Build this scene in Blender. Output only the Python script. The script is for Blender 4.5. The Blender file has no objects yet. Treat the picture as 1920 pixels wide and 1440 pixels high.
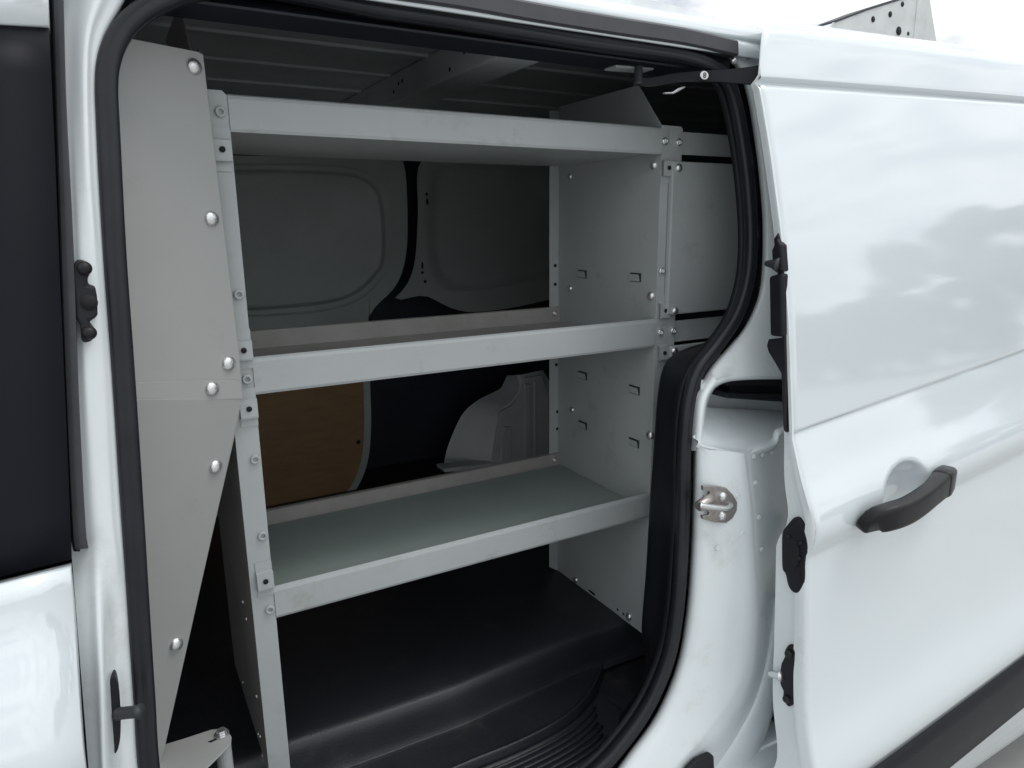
import bpy, bmesh, math, random
from mathutils import Vector, Matrix, noise
random.seed(7)
R = math.radians
scene = bpy.context.scene
COL = scene.collection

# ------------------------------------------------------------------ camera
# World: x along the van (towards its rear), y into the van, z up, ground z = 0.
FPX = 1314.94                               # focal length in pixels of a 1920 px wide picture
AX = Vector((0.86705071, -0.11850184, 0.48392187))   # world axes in camera (right, down, forward)
AY = Vector((-0.49809499, -0.1844289, 0.84728234))
AZ = Vector((-0.01115534, -0.97567582, -0.21893438))
CAM = Vector((0.0, -0.75, 1.47))
cd = bpy.data.cameras.new('camera'); cam = bpy.data.objects.new('camera', cd); COL.objects.link(cam)
cd.sensor_width = 36; cd.lens = FPX / 1920 * 36; cd.clip_start = 0.02; cd.clip_end = 3000
right = Vector((AX[0], AY[0], AZ[0])); down = Vector((AX[1], AY[1], AZ[1])); fwd = Vector((AX[2], AY[2], AZ[2]))
cam.matrix_world = Matrix(((right.x, -down.x, -fwd.x, CAM.x), (right.y, -down.y, -fwd.y, CAM.y), (right.z, -down.z, -fwd.z, CAM.z), (0, 0, 0, 1)))
scene.camera = cam
scene.render.resolution_x = 1024; scene.render.resolution_y = 768

# ------------------------------------------------------------------ sky, sun, exposure
SUN_EL, SUN_AZ = R(64), R(122)              # azimuth measured from +y clockwise
w = bpy.data.worlds.new('World'); scene.world = w; w.use_nodes = True
nt = w.node_tree; nt.nodes.clear()
N = lambda t: nt.nodes.new(t)
out = N('ShaderNodeOutputWorld'); bg = N('ShaderNodeBackground'); bg.inputs['Strength'].default_value = 0.1
sky = N('ShaderNodeTexSky'); sky.sky_type = 'NISHITA'; sky.sun_disc = False
sky.sun_elevation = SUN_EL; sky.sun_rotation = SUN_AZ
tc = N('ShaderNodeTexCoord'); mp = N('ShaderNodeMapping'); mp.inputs['Scale'].default_value = (2.0, 2.0, 5.0)
mp.inputs['Location'].default_value = (1.2, 5.4, 4.1)
nz = N('ShaderNodeTexNoise'); nz.inputs['Scale'].default_value = 3.2; nz.inputs['Detail'].default_value = 7; nz.inputs['Roughness'].default_value = 0.55
rp = N('ShaderNodeValToRGB'); rp.color_ramp.elements[0].position = 0.40; rp.color_ramp.elements[0].color = (0.5, 0.51, 0.52, 1)
rp.color_ramp.elements[1].position = 0.54; rp.color_ramp.elements[1].color = (1, 1, 1, 1)
mx = N('ShaderNodeMix'); mx.data_type = 'RGBA'
L = nt.links.new
# overcast cover: brighter overhead than at the horizon
sx = N('ShaderNodeSeparateXYZ'); mr = N('ShaderNodeMapRange'); mr.inputs['From Min'].default_value = 0; mr.inputs['From Max'].default_value = 1
mr.inputs['To Min'].default_value = 1.0; mr.inputs['To Max'].default_value = 1.6
cl = N('ShaderNodeMix'); cl.data_type = 'RGBA'; cl.blend_type = 'MULTIPLY'; cl.inputs['Factor'].default_value = 1.0
cl.inputs['A'].default_value = (14.0, 14.3, 14.5, 1)
L(tc.outputs['Generated'], sx.inputs[0]); L(sx.outputs['Z'], mr.inputs['Value']); L(mr.outputs[0], cl.inputs['B']); L(cl.outputs['Result'], mx.inputs['B'])
L(tc.outputs['Generated'], mp.inputs['Vector']); L(mp.outputs[0], nz.inputs['Vector']); L(nz.outputs['Fac'], rp.inputs['Fac'])
L(rp.outputs['Color'], mx.inputs['Factor']); L(sky.outputs['Color'], mx.inputs['A']); L(mx.outputs['Result'], bg.inputs['Color']); L(bg.outputs[0], out.inputs[0])
sd = bpy.data.lights.new('sun', 'SUN'); sd.energy = 1.5; sd.angle = R(25); sd.color = (1, 0.97, 0.93)
sun = bpy.data.objects.new('sun', sd); COL.objects.link(sun)
sdir = Vector((math.sin(SUN_AZ) * math.cos(SUN_EL), math.cos(SUN_AZ) * math.cos(SUN_EL), math.sin(SUN_EL)))
sun.rotation_euler = sdir.to_track_quat('Z', 'Y').to_euler(); sun.location = sdir * 30
vs = scene.view_settings; vs.view_transform = 'Standard'; vs.look = 'None'; vs.exposure = -0.46; vs.gamma = 1; vs.use_curve_mapping = False
try: scene.cycles.max_bounces = 10; scene.cycles.diffuse_bounces = 6
except Exception: pass

# ------------------------------------------------------------------ materials
def mat(name, col, rough=0.5, metal=0.0, coat=0.0, bump=0.0, bscale=200.0, var=0.0, vscale=6.0, spec=0.5, stretch=None, cior=1.5, dirt=None, ripple=0.0):
    m = bpy.data.materials.new(name); m.use_nodes = True
    t = m.node_tree; b = t.nodes['Principled BSDF']
    b.inputs['Base Color'].default_value = (*col, 1); b.inputs['Roughness'].default_value = rough
    b.inputs['Metallic'].default_value = metal; b.inputs['Coat Weight'].default_value = coat
    b.inputs['Coat Roughness'].default_value = 0.004; b.inputs['Coat IOR'].default_value = cior; b.inputs['Specular IOR Level'].default_value = spec
    tcn = t.nodes.new('ShaderNodeTexCoord')
    src = tcn.outputs['Object']
    if stretch:
        mpn = t.nodes.new('ShaderNodeMapping'); mpn.inputs['Scale'].default_value = stretch
        t.links.new(src, mpn.inputs['Vector']); src = mpn.outputs[0]
    if bump:
        n = t.nodes.new('ShaderNodeTexNoise'); n.inputs['Scale'].default_value = bscale; n.inputs['Detail'].default_value = 2
        bp = t.nodes.new('ShaderNodeBump'); bp.inputs['Strength'].default_value = bump; bp.inputs['Distance'].default_value = 0.001
        t.links.new(src, n.inputs['Vector']); t.links.new(n.outputs['Fac'], bp.inputs['Height']); t.links.new(bp.outputs[0], b.inputs['Normal'])
    if var:
        n = t.nodes.new('ShaderNodeTexNoise'); n.inputs['Scale'].default_value = vscale; n.inputs['Detail'].default_value = 6; n.inputs['Roughness'].default_value = 0.65
        r = t.nodes.new('ShaderNodeValToRGB')
        r.color_ramp.elements[0].position = 0.3; r.color_ramp.elements[1].position = 0.7
        r.color_ramp.elements[0].color = (*[c * (1 - var) for c in col], 1); r.color_ramp.elements[1].color = (*[min(1, c * (1 + var)) for c in col], 1)
        t.links.new(src, n.inputs['Vector']); t.links.new(n.outputs['Fac'], r.inputs['Fac']); t.links.new(r.outputs['Color'], b.inputs['Base Color'])
        rr = t.nodes.new('ShaderNodeMapRange'); rr.inputs['To Min'].default_value = rough * 0.85; rr.inputs['To Max'].default_value = min(1, rough * 1.15)
        t.links.new(n.outputs['Fac'], rr.inputs['Value']); t.links.new(rr.outputs[0], b.inputs['Roughness'])
    if dirt:
        dc, amt, sc_, thr = dirt
        n = t.nodes.new('ShaderNodeTexNoise'); n.inputs['Scale'].default_value = sc_; n.inputs['Detail'].default_value = 9; n.inputs['Roughness'].default_value = 0.7
        r = t.nodes.new('ShaderNodeMapRange'); r.inputs['From Min'].default_value = thr; r.inputs['From Max'].default_value = thr + .16; r.inputs['To Max'].default_value = amt
        t.links.new(tcn.outputs['Object'], n.inputs['Vector']); t.links.new(n.outputs['Fac'], r.inputs['Value'])
        mxn = t.nodes.new('ShaderNodeMix'); mxn.data_type = 'RGBA'; mxn.inputs['B'].default_value = (*dc, 1)
        if b.inputs['Base Color'].links: t.links.new(b.inputs['Base Color'].links[0].from_socket, mxn.inputs['A'])
        else: mxn.inputs['A'].default_value = (*col, 1)
        t.links.new(r.outputs[0], mxn.inputs['Factor']); t.links.new(mxn.outputs['Result'], b.inputs['Base Color'])
    if ripple:
        n = t.nodes.new('ShaderNodeTexNoise'); n.inputs['Scale'].default_value = 5; n.inputs['Detail'].default_value = 1
        bp = t.nodes.new('ShaderNodeBump'); bp.inputs['Strength'].default_value = ripple; bp.inputs['Distance'].default_value = 0.002
        t.links.new(tcn.outputs['Object'], n.inputs['Vector']); t.links.new(n.outputs['Fac'], bp.inputs['Height'])
        if b.inputs['Normal'].links: t.links.new(b.inputs['Normal'].links[0].from_socket, bp.inputs['Normal'])
        t.links.new(bp.outputs[0], b.inputs['Normal']); t.links.new(bp.outputs[0], b.inputs['Coat Normal'])
    return m
M = {
 'paint': mat('white_paint', (0.69, 0.755, 0.785), 0.32, coat=1.0, cior=2.0, ripple=0.04, bump=0.04, bscale=260, var=0.012, vscale=3),
 'jamb': mat('jamb_paint', (0.73, 0.785, 0.805), 0.38, coat=0.45, bump=0.05, bscale=180, var=0.03, vscale=7, ripple=0.6, dirt=((0.33, 0.28, 0.22), 0.28, 9, 0.56)),
 'glass': mat('dark_window_glass', (0.007, 0.008, 0.012), 0.5, coat=0.0, var=0.1, vscale=3, spec=0.16),
 'rubber': mat('black_rubber', (0.015, 0.016, 0.021), 0.36, spec=0.32, bump=0.1, bscale=300, var=0.25, vscale=14),
 'trimgrey': mat('charcoal_trim', (0.045, 0.047, 0.055), 0.5, spec=0.4, bump=0.1, bscale=300, var=0.2, vscale=14),
 'plastic': mat('black_plastic', (0.012, 0.013, 0.017), 0.5, spec=0.25, bump=0.25, bscale=520, var=0.15, vscale=10),
 'liner': mat('floor_liner', (0.018, 0.020, 0.025), 0.38, spec=0.5, bump=0.6, bscale=420, var=0.25, vscale=6, dirt=((0.07, 0.065, 0.055), 0.5, 14, 0.57)),
 'handle': mat('handle_plastic', (0.013, 0.013, 0.015), 0.4, spec=0.3, bump=0.3, bscale=700),
 'grey': mat('grey_powder_coat', (0.40, 0.428, 0.432), 0.42, bump=0.08, bscale=500, var=0.06, vscale=5, ripple=0.8, dirt=((0.24, 0.22, 0.19), 0.5, 16, 0.58)),
 'greyd': mat('grey_powder_coat_scuffed', (0.33, 0.325, 0.305), 0.48, bump=0.1, bscale=400, var=0.14, vscale=9, ripple=0.8, dirt=((0.22, 0.19, 0.15), 0.3, 14, 0.52)),
 'bulk': mat('bulkhead_grey', (0.37, 0.38, 0.372), 0.45, bump=0.06, bscale=500, var=0.04, vscale=4, ripple=0.8, dirt=((0.27, 0.25, 0.23), 0.35, 18, 0.6)),
 'mat': mat('shelf_mat', (0.23, 0.28, 0.262), 0.7, bump=0.1, bscale=600, var=0.05, vscale=8),
 'zinc': mat('zinc_plated_steel', (0.78, 0.79, 0.79), 0.27, metal=0.9, bump=0.35, bscale=900),
 'steel': mat('worn_striker_steel', (0.42, 0.39, 0.37), 0.36, metal=0.85, var=0.2, vscale=60),
 'arch': mat('wheel_arch_paint', (0.58, 0.61, 0.62), 0.45, coat=0.2, var=0.1, vscale=6),
 'inner': mat('inner_body_grey', (0.36, 0.40, 0.385), 0.5, coat=0.03, var=0.1, vscale=5),
 'ceil': mat('ceiling_grey', (0.55, 0.58, 0.60), 0.5, coat=0.1, var=0.12, vscale=5),
 'navy': mat('shade_navy_inner_skin', (0.016, 0.02, 0.032), 0.55, var=0.3, vscale=4),  # dark interior shade put into the base colour of the inner skin
 'ply': mat('brown_hardboard', (0.27, 0.165, 0.075), 0.6, bump=0.2, bscale=200, var=0.15, vscale=9, stretch=(1, 1, 5)),
 'hole': mat('dark_hole', (0.006, 0.006, 0.007), 0.8),
 'sticker': mat('sticker_white', (0.8, 0.8, 0.78), 0.5),
 'rack': mat('rack_white', (0.62, 0.64, 0.63), 0.5, var=0.12, vscale=16),
 'ground': mat('pale_concrete', (0.36, 0.36, 0.35), 0.85, bump=0.5, bscale=60, var=0.12, vscale=1.5),
 'leaf': mat('leaves', (0.05, 0.075, 0.03), 0.6, var=0.35, vscale=1.3),
 'bark': mat('bark', (0.09, 0.07, 0.05), 0.9, var=0.3, vscale=9),
 'tyre': mat('tyre_rubber', (0.02, 0.02, 0.021), 0.8),
 'rim': mat('steel_rim', (0.3, 0.31, 0.32), 0.4, metal=0.6),
}

# ------------------------------------------------------------------ pixel rays onto real surfaces
def ray(px, py):
    c = Vector(((px - 960) / FPX, (py - 720) / FPX, 1))
    return Vector((AX.dot(c), AY.dot(c), AZ.dot(c)))
def interp(tab, v):
    if v <= tab[0][0]: return tab[0][1]
    for (a, b), (c, d) in zip(tab, tab[1:]):
        if v <= c: return b + (d - b) * (v - a) / (c - a)
    return tab[-1][1]
# distances below are measured from the camera position (y into the van, z from eye height)
SEAL = [(-1.2, .765), (-.95, .765), (-.6, .772), (-.3, .795), (0, .838), (.2, .876), (.3, .89), (.5, .91)]
SKIN = [(-1.2, .69), (-1.0, .655), (-.86, .665), (-.65, .695), (-.52, .705), (-.47, .692), (-.42, .71), (-.36, .742), (-.32, .75), (-.27, .756), (-.14, .772), (-.02, .795), (.11, .828), (.21, .852), (.3, .87), (.45, .91)]
def U(px, py, y=None, x=None, z=None, tab=None, off=0.0, plane=None):
    r = ray(px, py)
    if plane: p0, n = plane; return r * (p0.dot(n) / r.dot(n))
    if y is not None: return r * (y / r.y)
    if x is not None: return r * (x / r.x)
    if z is not None: return r * (z / r.z)
    yy = tab[0][1]
    for _ in range(30): yy = 0.5 * yy + 0.5 * (interp(tab, r.z * yy / r.y) + off)
    return r * (yy / r.y)
def US(l, off=0.0): return [U(a, b, tab=SEAL, off=off) for a, b in l]
def UK(l, off=0.0): return [U(a, b, tab=SKIN, off=off) for a, b in l]
def UY(l, y): return [U(a, b, y=y) for a, b in l]

# ------------------------------------------------------------------ builders
BASE = {}
def thing(name, label, cat, base, group=None):
    o = bpy.data.objects.new(name, None); COL.objects.link(o); o.empty_display_size = 0.1
    o.location = Vector(base) + CAM
    o['label'] = label; o['category'] = cat
    if group: o['group'] = group
    BASE[o] = Vector(base); return o
def basis(p):
    while p is not None and p not in BASE: p = p.parent
    return BASE[p] if p else -CAM
def link(name, me, m, parent, loc=None, rot=None, smooth=False):
    o = bpy.data.objects.new(name, me); COL.objects.link(o)
    if parent: o.parent = parent
    if m is not None and not me.materials: me.materials.append(M[m])
    if loc is not None:
        o.location = Vector(loc) - basis(parent) if parent is None or parent in BASE else Vector(loc) - basis(parent)
    if rot is not None: o.rotation_euler = rot
    if smooth: me.polygons.foreach_set('use_smooth', [True] * len(me.polygons))
    return o
def mk(name, vs_, fs, m, parent, smooth=False, solid=0, off=-1, bevel=0, seg=2, sub=0, angle=None):
    b = basis(parent)
    me = bpy.data.meshes.new(name); me.from_pydata([tuple(Vector(v) - b) for v in vs_], [], fs); me.update()
    bm = bmesh.new(); bm.from_mesh(me)
    if not solid: bmesh.ops.recalc_face_normals(bm, faces=bm.faces)
    bm.to_mesh(me); bm.free()
    o = link(name, me, m, parent)
    if smooth: me.polygons.foreach_set('use_smooth', [True] * len(me.polygons))
    if solid:
        s = o.modifiers.new('s', 'SOLIDIFY'); s.thickness = solid; s.offset = off; s.use_even_offset = True
    if bevel:
        v = o.modifiers.new('b', 'BEVEL'); v.width = bevel; v.segments = seg; v.limit_method = 'ANGLE'; v.angle_limit = R(35); v.harden_normals = False
    if sub:
        v = o.modifiers.new('u', 'SUBSURF'); v.levels = sub; v.render_levels = sub
    return o
def cr(p0, p1, p2, p3, t):
    return 0.5 * ((2 * p1) + (p2 - p0) * t + (2 * p0 - 5 * p1 + 4 * p2 - p3) * t * t + (3 * p1 - p0 - 3 * p2 + p3) * t ** 3)
def spline(pts, k=6, closed=False):
    pts = [Vector(p) for p in pts]; n = len(pts); o = []
    for i in range(n if closed else n - 1):
        g = (lambda j: pts[j % n]) if closed else (lambda j: pts[max(0, min(n - 1, j))])
        for s in range(k): o.append(cr(g(i - 1), g(i), g(i + 1), g(i + 2), s / k))
    if not closed: o.append(pts[-1])
    return o
def resample(pts, n, closed=False):
    pts = [Vector(p) for p in pts]
    if closed: pts = pts + [pts[0]]
    d = [0]
    for a, b in zip(pts, pts[1:]): d.append(d[-1] + (b - a).length)
    T = d[-1]; o = []; j = 0; m = n if closed else n - 1
    for i in range(n):
        t = T * i / m
        while j < len(d) - 2 and d[j + 1] < t: j += 1
        s = (t - d[j]) / max(1e-9, d[j + 1] - d[j]); o.append(pts[j].lerp(pts[j + 1], min(1, max(0, s))))
    return o
def grid(rows, closed=False):
    vs_, fs = [], []; n = len(rows[0])
    for r in rows: vs_ += r
    for i in range(len(rows) - 1):
        for j in range(n if closed else n - 1):
            a = i * n + j; b = i * n + (j + 1) % n
            fs.append((a, b, b + n, a + n))
    return vs_, fs
def loft(name, rows, m, parent, n=40, k=1, ks=4, solid=0, off=-1, bevel=0, smooth=True, closed=False):
    rs = [resample(spline(r, ks, closed) if ks > 1 else r, n, closed) for r in rows]
    if k > 1: cols = [spline([r[j] for r in rs], k) for j in range(n)]; rs = [[c[i] for c in cols] for i in range(len(cols[0]))]
    v, f = grid(rs, closed)
    return mk(name, v, f, m, parent, smooth=smooth, solid=solid, off=off, bevel=bevel)
def sweep(name, path, prof, m, parent, up=Vector((0, 1, 0)), closed=False, caps=True, smooth=True, scale=None):
    """prof: list of (u, v): u across the path, v along `up`."""
    path = [Vector(p) for p in path]; n = len(path); rows = []
    for i, p in enumerate(path):
        a = path[(i - 1) % n] if closed or i else path[0]; b = path[(i + 1) % n] if closed or i < n - 1 else path[-1]
        t = (b - a).normalized(); s = t.cross(up).normalized(); v = s.cross(t).normalized()
        k = scale[i] if scale else 1
        rows.append([p + s * (q[0] * k) + v * (q[1] * k) for q in prof])
    if closed: rows.append(rows[0])
    vs_, fs = grid(rows, True)
    if caps and not closed:
        c = len(prof); fs.append(tuple(range(c))); fs.append(tuple(range(len(vs_) - c, len(vs_))))
    return mk(name, vs_, fs, m, parent, smooth=smooth)
def circ(r, n=14, rv=None): return [(r * math.cos(2 * math.pi * i / n), (rv or r) * math.sin(2 * math.pi * i / n)) for i in range(n)]
def plate(name, pts, d, m, parent, bevel=0.001, smooth=False, seg=2):
    """closed planar outline pushed along vector d"""
    pts = [Vector(p) for p in pts]; n = len(pts); d = Vector(d)
    vs_ = pts + [p + d for p in pts]
    fs = [tuple(range(n)), tuple(reversed(range(n, 2 * n)))] + [(i, (i + 1) % n, n + (i + 1) % n, n + i) for i in range(n)]
    return mk(name, vs_, fs, m, parent, bevel=bevel, seg=seg, smooth=smooth)
def box(name, a, b, m, parent, bevel=0.0015):
    x0, y0, z0 = a; x1, y1, z1 = b
    return plate(name, [(x0, y0, z0), (x1, y0, z0), (x1, y0, z1), (x0, y0, z1)], (0, y1 - y0, 0), m, parent, bevel=bevel)
def ellipse_px(cx, cy, rx, ry, n=20, rot=0): 
    return [(cx + rx * math.cos(t) * math.cos(rot) - ry * math.sin(t) * math.sin(rot), cy + rx * math.cos(t) * math.sin(rot) + ry * math.sin(t) * math.cos(rot)) for t in [2 * math.pi * i / n for i in range(n)]]

# shared small hardware; every piece faces -y
def lathe_mesh(name, prof, n=18, m='zinc', lobes=None):
    """prof: (radius, y) from the rim to the centre"""
    vs_, fs = [], []
    for r, y in prof:
        vs_ += [(r * math.cos(2 * math.pi * i / n), y, r * math.sin(2 * math.pi * i / n)) for i in range(n)]
    for k in range(len(prof) - 1):
        for i in range(n): a = k * n + i; b = k * n + (i + 1) % n; fs.append((a, b, b + n, a + n))
    fs.append(tuple(range((len(prof) - 1) * n, len(prof) * n)))
    me = bpy.data.meshes.new(name); me.from_pydata(vs_, [], fs)
    bm = bmesh.new(); bm.from_mesh(me); bmesh.ops.recalc_face_normals(bm, faces=bm.faces); bm.to_mesh(me); bm.free()
    me.materials.append(M[m]); me.polygons.foreach_set('use_smooth', [True] * len(me.polygons)); return me
DOME = lathe_mesh('dome_bolt', [(.0098, .002), (.0100, -.0008), (.0092, -.0028), (.0070, -.0048), (.0040, -.0060), (.0008, -.0064)], 22)
DOMEK = lathe_mesh('black_bolt', [(.0098, .002), (.0100, -.0018), (.0092, -.0048), (.0070, -.0078), (.0040, -.0096), (.0008, -.0102)], 22, 'handle')
SCREWK = lathe_mesh('black_screw', [(.0078, .002), (.0080, -.001), (.0064, -.004), (.0034, -.0056), (.0004, -.006)], 18, 'handle')
NUTM = lathe_mesh('rivet_nut', [(.0066, .002), (.0068, -.0035), (.0060, -.0046), (.0038, -.0046), (.0033, -.0038), (.0032, .003), (.0002, .003)], 18, 'grey')
NUTZ = lathe_mesh('rivet_nut_bright', [(.0066, .002), (.0068, -.003), (.0055, -.0052), (.0036, -.0054), (.0031, -.0044), (.0028, -.0005), (.0002, -.0005)], 16, 'zinc')
SCREW = lathe_mesh('screw', [(.0078, .002), (.0080, -.001), (.0064, -.004), (.0034, -.0056), (.0004, -.006)], 18)
RIVET = lathe_mesh('rivet', [(.0058, .002), (.0060, -.001), (.0045, -.003), (.0004, -.004)], 14)
HOLE = lathe_mesh('hole', [(.0045, .0005), (.0045, -.0006), (.0002, -.0006)], 14, 'hole')
def put(name, me, p, parent, rz=0.0, s=1.0):
    o = link(name, me, None, parent, loc=p, rot=(random.uniform(-.07, .07), random.uniform(0, 6.28) if name in ('bolt', 'screw') else 0.0, rz + random.uniform(-.06, .06)))
    o.scale = (s, s, s); return o
RX = -math.pi / 2          # piece faces -x

# ------------------------------------------------------------------ ground
g = mk('ground', [(-900, -900, -1.47), (900, -900, -1.47), (900, 900, -1.47), (-900, 900, -1.47)], [(0, 1, 2, 3)], 'ground', None)
g['kind'] = 'structure'; g['label'] = 'pale concrete ground under the van'; g['category'] = 'ground'

# ================================================================== VAN
van = thing('cargo_van', 'white panel van with its side sliding door open', 'van', (0.5, 1.5, -1.47))
# ---- roof: bodyside rail, roof skin
def lines_x(yz, x0, x1, nx=2): return [[Vector((x0 + (x1 - x0) * i / (nx - 1), y, z)) for i in range(nx)] for y, z in yz]
roof_prof = [(.890, .288), (.884, .292), (.883, .300), (.895, .317), (.94, .332), (1.05, .35), (1.3, .372), (1.6, .38), (1.9, .37), (2.15, .345), (2.26, .31), (2.33, .22), (2.36, .1), (2.40, -.1), (2.44, -.3), (2.47, -.5), (2.47, -.9), (2.43, -1.2)]
pr = spline([Vector((0, a, b)) for a, b in roof_prof], 4)
v, f = grid(lines_x([(p.y, p.z) for p in pr], -1.0, 2.7))
mk('body_shell', v, f, 'paint', van, smooth=True, solid=.004)
# rear and front closures that shut the load space
box('rear_wall', (2.66, .9, -1.1), (2.69, 2.44, .33), 'inner', van)
box('cab_wall', (-.99, .9, -1.1), (-.97, 2.44, .33), 'inner', van)
# ---- header rail under the roof (inside of the opening), ceiling
hd = [(.905, .247), (.93, .262), (.985, .262), (1.03, .262), (1.035, .275), (1.04, .325)]
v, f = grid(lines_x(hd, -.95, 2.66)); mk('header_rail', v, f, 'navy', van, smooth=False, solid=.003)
ce = box('ceiling_panel', (-.97, 1.0, .318), (2.66, 2.35, .326), 'ceil', van)
for i in range(6):
    y = 1.12 + i * .2
    prof = [(y - .012, .319), (y - .007, .3135), (y + .007, .3135), (y + .012, .319)]
    v, f = grid(lines_x(prof, -.9, 2.6)); mk('ceiling_rib', v, f, 'ceil', ce)
# roof bow across the ceiling
bl = U(705, 196, z=.285); br = U(905, 113, z=.285)
xb = .5 * (bl.x + br.x)
bow = plate('roof_bow', [(xb - .035, .95, .317), (xb - .03, .95, .262), (xb + .05, .95, .262), (xb + .055, .95, .317)], (0, 1.35, 0), 'ceil', van, bevel=.004)
for yb in (1.16, 1.22, 1.45, 1.47, 1.50, 1.72, 1.76, 1.80):
    put('hole', HOLE, (xb - .0335, yb, .285 + .01 * math.sin(yb * 40)), bow, RX, .8)

# ---- far side wall: outer skin plus pressed inner panels
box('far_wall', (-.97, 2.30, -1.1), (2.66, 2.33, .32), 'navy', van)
YF = 2.15
def pressed(name, outer, inners, m, parent, y=YF, n=96):
    rows = [resample(spline(UY(outer, y + .05), 4, True), n, True), resample(spline(UY(outer, y), 4, True), n, True)]
    for ol, dy in inners:
        r = resample(spline(UY(ol, y + dy), 5, True), n, True)
        # line the loops up by closest start
        j = min(range(n), key=lambda q: (r[q] - rows[-1][0]).length); r = r[j:] + r[:j]; rows.append(r)
    v, f = grid(rows, True); c = len(rows) * n
    f.append(tuple(range(c - n, c)))
    o = mk(name, v, f, m, parent, smooth=True)
    md = o.modifiers.new('e', 'EDGE_SPLIT'); md.split_angle = R(28)
    return o
def grow(pl, k):
    cx = sum(p[0] for p in pl) / len(pl); cy = sum(p[1] for p in pl) / len(pl)
    o = []
    for x, y in pl:
        d = math.hypot(x - cx, y - cy); o.append((x + (x - cx) / d * k, y + (y - cy) / d * k))
    return o
A_in = [(250, 330), (450, 326), (600, 330), (670, 338), (704, 368), (712, 430), (710, 490), (690, 520), (655, 548), (600, 562), (500, 572), (380, 582), (260, 590)]
A_out = [(180, 296), (450, 292), (620, 294), (735, 298), (758, 310), (764, 400), (761, 480), (743, 535), (704, 575), (690, 600), (676, 650), (500, 680), (300, 700), (180, 700), (170, 500)]
pressed('inner_panel', A_out, [(grow(A_in, 24), 0), (grow(A_in, 19), .006), (grow(A_in, 10), .006), (grow(A_in, 3), .022), (grow(A_in, -3), .026)], 'inner', van)
B_in = [(840, 322), (930, 318), (1080, 318), (1120, 340), (1118, 430), (1090, 490), (1010, 508), (930, 526), (868, 534), (836, 520), (820, 480), (816, 400), (820, 345)]
B_out = [(792, 298), (900, 292), (1100, 290), (1230, 300), (1240, 420), (1190, 530), (1040, 560), (960, 577), (885, 585), (845, 577), (815, 562), (790, 554), (740, 563), (762, 535), (778, 490), (784, 400)]
pb = pressed('inner_panel', B_out, [(grow(B_in, 22), 0), (grow(B_in, 14), .004), (grow(B_in, 4), .02), (grow(B_in, -4), .026)], 'inner', van)
for p, sx, sz in [((800, 364), 1, 1.2), ((801, 378), .9, 2.4), ((792, 498), .8, 2.6), ((792, 511), 1, 1), ((797, 528), 1.1, 1.1)]:
    o = put('hole', HOLE, U(*p, y=YF - .001), pb); o.scale = (sx, 1, sz)
# hardboard lining with its pale edge
ply_o = [(380, 640), (560, 650), (683, 655), (685, 720), (687, 790), (683, 850), (668, 898), (640, 930), (560, 952), (400, 985)]
pp = plate('lining_board', resample(spline(UY(ply_o, 2.13), 4, True), 60, True), (0, .012, 0), 'ply', van)
edge = [(684, 640), (686, 720), (688, 790), (684, 852), (669, 900), (641, 933), (560, 956), (400, 990)]
sweep('lining_edge', resample(spline(UY(edge, 2.132), 4), 50), [(-.010, -.006), (.012, -.006), (.012, .02), (-.010, .02)], 'inner', pp, smooth=False)
put('hole', HOLE, U(672, 829, y=2.128), pp, 0, 1.5)
# wheel arch housing in the far corner
a1 = [(830, 884), (836, 850), (847, 818), (868, 775), (898, 749), (936, 730), (944, 718), (950, 704)]
a2 = [(915, 884), (921, 850), (928, 800), (940, 768), (958, 752), (970, 738), (974, 722), (968, 703)]
a3 = [(990, 884), (992, 850), (994, 800), (995, 770), (997, 752), (998, 736), (998, 720), (998, 698)]
a4 = [(1090, 884), (1088, 850), (1080, 820), (1066, 790), (1052, 765), (1042, 745), (1034, 722), (1018, 694)]
rows = [UY(a1, 2.26), UY(a1, 2.08), UY(a2, 1.99), UY([(p[0] + 6, p[1]) for p in a2], 1.985), UY(a3, 1.985), UY(a4, 2.0), UY(a4, 2.26)]
wa = loft('wheel_arch', rows, 'arch', van, n=30, ks=3)
wa.modifiers.new('e', 'EDGE_SPLIT').split_angle = R(25)
plate('arch_cover', UY([(938, 772), (962, 760), (975, 742), (985, 708), (1016, 704), (1030, 738), (1030, 872), (922, 872)], 1.972), (0, .012, 0), 'arch', wa, bevel=.003)
for a, b, c, d in [(945, 800, 960, 868), (985, 720, 996, 868), (1003, 715, 1006, 866)]:
    plate('arch_bead', UY([(a, b), (c, b), (c, d), (a - 6 if a < 950 else a, d)], 1.964), (0, .01, 0), 'arch', wa, bevel=.002)
plate('arch_flange', UY([(832, 879), (920, 869), (1000, 861), (1090, 850), (1090, 858), (1000, 870), (920, 878), (833, 886)], 1.965), (0, .06, 0), 'arch', wa, bevel=.003)

# ---- floor liner: upper floor, rounded edge, riser, step and ridges
def fl_line(pxl, z): return [U(a, b, z=z) for a, b in pxl]
e1 = fl_line([(200, 1530), (330, 1480), (540, 1390), (700, 1338), (860, 1283), (960, 1240), (1060, 1198), (1200, 1152), (1280, 1130)], -.83)
ey = lambda x: interp([(p.x, p.y) for p in e1], x)
xs = [-.5 + i * .035 for i in range(55)]
def frow(dy, z): return [Vector((x, ey(x) + dy, z)) for x in xs]
rows = [[Vector((x, 2.30, -.83)) for x in xs], frow(.25, -.83), frow(.05, -.83), frow(.018, -.8306), frow(.005, -.8335), frow(-.003, -.840), frow(-.008, -.855), frow(-.012, -.89)]
ledge = -.905
rows += [frow(-.017, ledge + .0015), frow(-.020, ledge), frow(-.030, ledge - .003)]
lin = loft('floor_liner', rows, 'liner', van, n=80, ks=1, k=3)
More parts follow.
